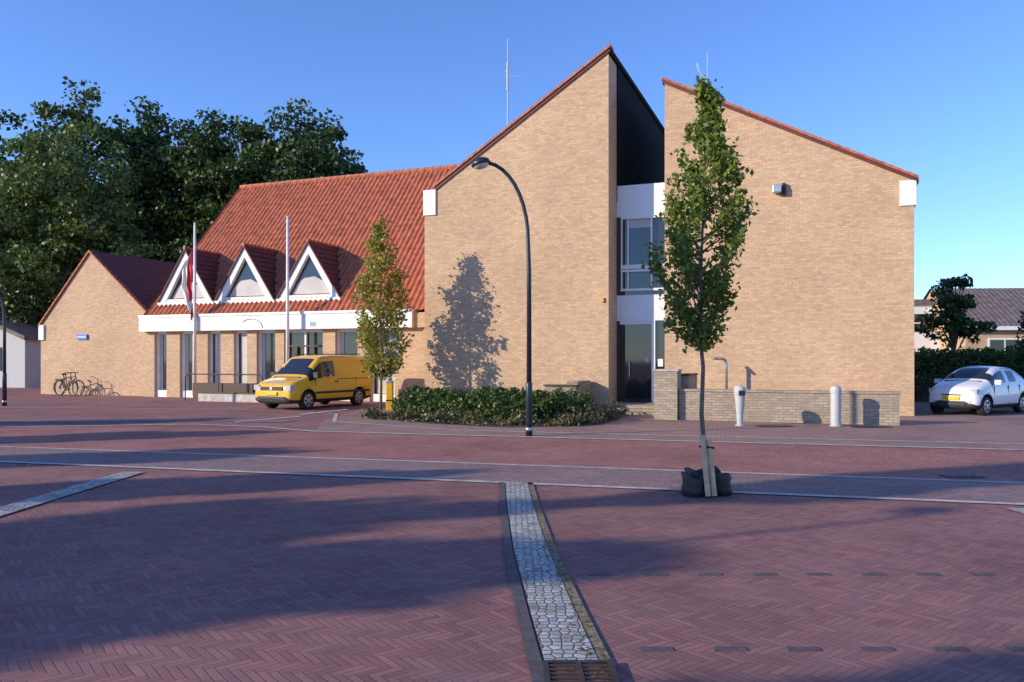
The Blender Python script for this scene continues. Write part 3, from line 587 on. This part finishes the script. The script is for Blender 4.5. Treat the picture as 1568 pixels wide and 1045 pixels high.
# ------------------------------------------------------------------ bicycles
def bike(name,X,Y,rz):
    e=empty(name,(X,Y,0),rz); b=MB()
    for cx in (-0.53,0.53):
        b.tube([(cx+0.34*math.cos(a),0,0.35+0.34*math.sin(a)) for a in [i*math.pi/12 for i in range(25)]],0.024,'black',6,False)
        for i in range(8):
            a=i*math.pi/8; b.tube([(cx-0.33*math.cos(a),0,0.35-0.33*math.sin(a)),(cx+0.33*math.cos(a),0,0.35+0.33*math.sin(a))],0.003,'steel',4,False)
        b.tube([(cx+0.37*math.cos(a),0,0.35+0.37*math.sin(a)) for a in [math.radians(20+i*14) for i in range(11)]],0.014,'black',5,False)
    for p,q in [((-0.53,0,0.35),(-0.08,0,0.3)),((-0.53,0,0.35),(-0.18,0,0.82)),((-0.08,0,0.3),(-0.2,0,0.95)),((-0.08,0,0.3),(0.36,0,0.82)),((-0.17,0,0.8),(0.35,0,0.88)),((0.53,0,0.35),(0.34,0,1.05))]:
        b.tube([p,q],0.02,'black',7)
    b.tube([(0.22,-0.28,1.02),(0.33,-0.2,1.08),(0.34,0,1.06),(0.33,0.2,1.08),(0.22,0.28,1.02)],0.016,'black',6)
    b.lathe([(0.03,0),(0.10,0.02),(0.10,0.05),(0.04,0.07)],'black',(-0.22,0,0.95),10); b.tube([(-0.8,0,0.74),(-0.3,0,0.74)],0.03,'black',6)
    b.tube([(-0.08,-0.1,0.3),(-0.08,0.1,0.3)],0.06,'steel',10); b.build('bicycle_frame',e)
x,y,_=BW(-35.25,0.95); bike('bicycle',x,y,-TH+0.1)
x,y,_=BW(-34.95,0.55); bike('bicycle',x,y,-TH-0.15)
# ------------------------------------------------------------------ vehicles
def carpaint(name,col):
    m,nt,b=new_mat(name); b.inputs['Base Color'].default_value=(*col,1); b.inputs['Roughness'].default_value=0.35; b.inputs['Coat Weight'].default_value=0.8; b.inputs['Coat Roughness'].default_value=0.06
    N=nt.nodes;L=nt.links; no=N.new('ShaderNodeTexNoise'); no.inputs['Scale'].default_value=3; tc=N.new('ShaderNodeTexCoord'); L.new(tc.outputs['Object'],no.inputs['Vector'])
    mr=N.new('ShaderNodeMapRange'); mr.inputs['To Min'].default_value=0.3; mr.inputs['To Max'].default_value=0.45; L.new(no.outputs['Fac'],mr.inputs['Value']); L.new(mr.outputs[0],b.inputs['Roughness']); return m
M['vanpaint']=carpaint('van_paint_mat',(0.85,0.46,0.015)); M['carwhite']=carpaint('car_paint_mat',(0.80,0.81,0.82))
M['carglass']=simple('car_glass_mat',(0.02,0.025,0.03),0.05,var=0.05,spec=0.8)
M['headlight']=simple('headlight_mat',(0.6,0.62,0.65),0.12,var=0.1,metal=0.3); M['tyre']=simple('tyre_mat',(0.02,0.02,0.02),0.85); M['alloy']=simple('hubcap_mat',(0.45,0.46,0.47),0.35,metal=0.6)
M['plate']=simple('plate_mat',(0.75,0.5,0.03),0.5); M['trim']=simple('black_trim_mat',(0.03,0.03,0.032),0.6)
def vehicle(name,X,Y,rz,st,glassfn,paint,wheels,wr,track,extras):
    e=empty(name,(X,Y,0),rz); b=MB(); R=14
    for (x,zb,wm,zm,wb,zbelt,wrf,zre,zt) in st:
        h=[(0,zb),(wm*0.9,zb),(wm,zb+0.13),(wm,zm),(wb,zbelt),(wrf,zre),(wrf*0.82,zt-0.015),(0,zt)]
        ring=h+[(-y,z) for y,z in h[-2:0:-1]]
        b.v+=[(x,y,z) for y,z in ring]
    for i in range(len(st)-1):
        for k in range(R):
            k2=(k+1)%R; kk=k if k<7 else 13-k
            b.f.append((i*R+k,(i+1)*R+k,(i+1)*R+k2,i*R+k2)); b.m.append(b.mi(glassfn(i,kk) or paint))
    b.f.append(tuple(range(R))); b.m.append(b.mi(paint)); b.f.append(tuple((len(st)-1)*R+j for j in reversed(range(R)))); b.m.append(b.mi(paint))
    o=b.build('body',None,smooth=True); bm=bmesh.new(); bm.from_mesh(o.data); bmesh.ops.recalc_face_normals(bm,faces=bm.faces); bm.to_mesh(o.data); bm.free()
    o.modifiers.new('s','SUBSURF').levels=2
    cuts=[]
    for wx in wheels:
        c=MB(); c.tube([(wx,-1.2,wr+0.01),(wx,1.2,wr+0.01)],wr+0.065,'trim',28); co_=c.build('cut'); cuts.append(co_)
        md=o.modifiers.new('b','BOOLEAN'); md.operation='DIFFERENCE'; md.object=co_; md.solver='EXACT'
    bpy.context.view_layer.update(); dg=bpy.context.evaluated_depsgraph_get()
    me=bpy.data.meshes.new_from_object(o.evaluated_get(dg)); o.modifiers.clear(); o.data=me
    for c in cuts: bpy.data.objects.remove(c)
    o.parent=e
    b=MB(); b.box(st[2][0]+0.1,st[-2][0]-0.05,-track+0.22,track-0.22,0.22,0.75,'trim'); b.build('underbody',e)
    b=MB()
    for wx in wheels:
        for sg in (-1,1):
            T=Matrix.Translation((wx,sg*(track-0.02),wr))@Matrix.Rotation(math.radians(-90*sg),4,'X')
            b.lathe([(wr*0.6,-0.18),(wr*0.95,-0.18),(wr,-0.15),(wr,-0.02),(wr*0.95,0.015),(wr*0.68,0.02)],'tyre',(0,0,0),28,T)
            b.lathe([(wr*0.67,0.0),(wr*0.67,0.024),(wr*0.6,0.03),(wr*0.2,0.036),(0.02,0.04)],'alloy',(0,0,0),28,T)
            for j in range(6):
                T2=T@Matrix.Rotation(j*math.pi/3,4,'Z'); b.box(wr*0.28,wr*0.56,-0.028,0.028,0.026,0.042,'trim',T2)
    b.build('wheels',e)
    b=MB(); extras(b); b.build('fittings',e,bevel=0.012); return e
van=[(-2.12,.36,.66,.5,.66,.62,.56,.68,.70),(-2.10,.22,.80,.5,.78,.70,.66,.80,.83),(-1.92,.20,.87,.52,.85,.84,.74,.94,.97),(-1.38,.20,.89,.55,.87,.97,.80,1.05,1.09),(-1.30,.20,.89,.55,.87,.99,.79,1.10,1.15),
 (-1.0,.20,.89,.56,.88,1.02,.77,1.36,1.43),(-.60,.20,.89,.56,.88,1.05,.74,1.68,1.77),(-.48,.20,.89,.56,.88,1.06,.74,1.72,1.82),(.12,.20,.89,.56,.88,1.08,.74,1.74,1.86),(.22,.20,.89,.56,.88,1.08,.74,1.74,1.86),(1.2,.20,.89,.56,.88,1.08,.74,1.74,1.86),(1.95,.20,.89,.56,.88,1.08,.75,1.73,1.84),(2.08,.24,.87,.56,.86,1.08,.72,1.68,1.79),(2.12,.34,.82,.56,.82,1.08,.66,1.6,1.72)]
def vg(i,k):
    if k==4 and i in (4,5,6,7): return 'carglass'
    if k in (6,) and i in (4,5): return 'carglass'
    if k==5 and i in (4,): return 'carglass'
    if k in (0,): return 'trim'
    if k==1: return 'trim'
    return None
def vex(b):
    for sg in (-1,1):
        b.box(-2.11,-1.78,sg*0.70-0.12,sg*0.70+0.12,0.66,0.84,'headlight'); b.box(-1.1,-0.9,sg*0.97-0.1,sg*0.97+0.1,1.05,1.25,'trim')
        b.box(2.06,2.12,sg*0.78-0.07,sg*0.78+0.07,0.8,1.3,'red'); b.box(-1.0,1.9,sg*0.888-0.012,sg*0.888+0.012,0.52,0.60,'trim')
        for x in (-0.98,0.17,1.15): b.box(x-0.008,x+0.008,sg*0.872-0.012,sg*0.872+0.012,0.3,1.04,'trim')
        b.box(0.0,0.12,sg*0.885-0.012,sg*0.885+0.016,0.9,0.94,'trim'); b.box(0.25,1.9,sg*0.875-0.01,sg*0.875+0.012,1.0,1.02,'trim')
        b.box(-2.13,-2.07,sg*0.55-0.1,sg*0.55+0.1,0.33,0.43,'black'); b.tube([(-0.4,sg*0.62,1.86),(1.7,sg*0.62,1.88)],0.018,'trim',6)
    b.box(-2.14,-2.04,-0.5,0.5,0.66,0.78,'trim'); b.box(-2.15,-2.08,-0.6,0.6,0.36,0.46,'trim'); b.box(-2.165,-2.12,-0.26,0.26,0.50,0.61,'plate'); b.box(-2.155,-2.10,-0.06,0.06,0.67,0.77,'alloy')
    b.box(-1.45,-1.36,-0.6,0.6,1.06,1.10,'trim'); b.box(-1.98,-1.93,-0.34,0.34,0.87,0.93,'blue')
hd=(-0.47,-0.88); vehicle('delivery_van',-6.95,28.2,math.atan2(-hd[1],-hd[0]),van,vg,'vanpaint',(-1.32,1.32),0.31,0.87,vex)
car=[(-1.72,.32,.52,.45,.50,.55,.43,.60,.62),(-1.69,.2,.70,.45,.67,.65,.56,.73,.77),(-1.48,.18,.79,.5,.76,.79,.64,.88,.92),(-1.0,.18,.81,.55,.78,.90,.69,.99,1.03),(-.9,.18,.81,.55,.78,.92,.68,1.03,1.08),(-.55,.18,.81,.58,.78,.95,.64,1.23,1.3),(-.2,.18,.81,.58,.78,.97,.59,1.37,1.45),(.12,.18,.81,.58,.78,.98,.58,1.40,1.49),(.2,.18,.81,.58,.78,.98,.58,1.40,1.49),(.85,.18,.81,.58,.78,1.02,.58,1.37,1.46),(1.0,.18,.81,.58,.78,1.04,.58,1.35,1.44),(1.4,.2,.80,.58,.77,1.06,.56,1.24,1.32),(1.6,.22,.78,.58,.75,.95,.60,1.04,1.08),(1.7,.26,.74,.55,.70,.8,.6,.88,.9),(1.73,.34,.6,.5,.6,.7,.5,.75,.77)]
def cg(i,k):
    if k==4 and i in (4,5,6,8): return 'carglass'
    if k==6 and i in (4,5): return 'carglass'
    if k==5 and i==4: return 'carglass'
    if k==6 and i==11: return 'carglass'
    if k in (0,1): return 'trim'
    return None
def cex(b):
    for sg in (-1,1):
        b.box(-1.64,-1.36,sg*0.60-0.11,sg*0.60+0.11,0.66,0.80,'headlight'); b.box(-0.78,-0.62,sg*0.90-0.09,sg*0.90+0.09,0.93,1.07,'carwhite'); b.box(1.5,1.64,sg*0.68-0.07,sg*0.68+0.07,0.8,1.0,'red')
        for x in (-0.75,0.16,0.9): b.box(x-0.008,x+0.008,sg*0.795-0.012,sg*0.795+0.012,0.32,0.9,'trim')
        b.box(-1.71,-1.60,sg*0.50-0.07,sg*0.50+0.07,0.36,0.46,'headlight')
    b.box(-1.74,-1.66,-0.42,0.42,0.30,0.44,'trim'); b.box(-1.75,-1.70,-0.26,0.26,0.47,0.58,'plate'); b.box(-1.72,-1.66,-0.30,0.30,0.60,0.64,'trim'); b.box(-1.02,-0.94,-0.55,0.55,1.0,1.04,'trim')
hd=(-0.82,-0.57); vehicle('parked_car',14.65,25.0,math.atan2(-hd[1],-hd[0]),car,cg,'carwhite',(-1.17,1.17),0.29,0.78,cex)
# ------------------------------------------------------------------ right background
M['roofgrey']=simple('grey_roof_tile_mat',(0.17,0.13,0.12),0.8,var=0.3,scale=3)
b=MB(); b.box(0,26,0,8,0,3.4,'brick'); b.box(-0.3,26.3,-0.35,-0.05,3.35,3.65,'white')
for x in (1.2,4.2,7.0,10,14): 
    b.box(x,x+1.8,-0.06,-0.01,1.2,2.9,'white'); b.box(x+0.1,x+0.85,-0.075,-0.062,1.3,2.8,'glass'); b.box(x+0.95,x+1.7,-0.075,-0.062,1.3,2.8,'glass')
b.corr((-0.4,-0.4,3.6),(26.8,0,0),(0,4.4,2.5),90,14,'roofgrey',amp=0.03); b.poly([(-0.3,0,3.4),(-0.3,8,3.4),(-0.3,4,6)],'brick'); b.poly([(-0.4,8.4,3.6),(26.4,8.4,3.6),(26.4,4,6.1),(-0.4,4,6.1)],'roofgrey')
b.build('bungalow',loc=(26.2,46,0),rot=(0,0,math.radians(-6)))
b=MB(); b.box(0,6,0,5,0,5.1,'white'); b.box(-0.2,6.2,-0.2,5.2,5.1,5.4,'roofgrey'); b.box(1,4.5,-0.05,0,3.4,4.5,'glass'); b.box(1,4.5,-0.06,-0.051,3.9,3.97,'white'); b.build('white_house',loc=(22.0,50,0),rot=(0,0,math.radians(-6)))
hedge('garden_hedge',[(15.4,31.5),(20.5,30.5),(24,32),(24,33.5),(15.6,33)],2.25,1500,0.13,LH,noise=0.03,seed=5)
big_tree('small_garden_tree',18.6,33.5,[(0,0,3.9,0.9,0.9,1.2),(-0.7,0,3.1,0.7,0.7,0.7),(0.8,0,3.0,0.7,0.7,0.7),(0.1,0,4.9,0.5,0.5,0.5)],5.2,60,70,0.16,LD,cr=0.35,tr=0.09,seed=31)
big_tree('evergreen_shrub',18.1,27.6,[(0,0,1.9,0.9,1.0,1.5),(0.4,0,1.0,1.1,1.2,1.0)],3.2,80,80,0.14,LD,cr=0.35,tr=0.08,seed=33)
# left background house
M['housegrey']=simple('rendered_wall_mat',(0.5,0.5,0.5),0.8,var=0.08)
b=MB(); b.prism([(0,0),(10,0),(10,2.9),(5,4.6),(0,2.9)],0,9,'housegrey'); b.prism([(-0.3,2.8),(5,4.65),(10.3,2.8),(10.3,3.05),(5,4.9),(-0.3,3.05)],-0.3,9.3,'roofgrey')
for x in (1.2,5.0,7.4): 
    b.box(x,x+0.8,-0.05,-0.01,1.0,2.4,'black'); b.box(x+0.08,x+0.72,-0.07,-0.052,1.08,2.32,'glass')
b.build('rendered_house',loc=(-38.2,50,0),rot=(0,0,math.radians(-18)))
hedge('background_shrubs',[(-50,58),(-5,58),(-5,60),(-50,60)],5.5,260,0.4,LD,noise=0.12,seed=8)
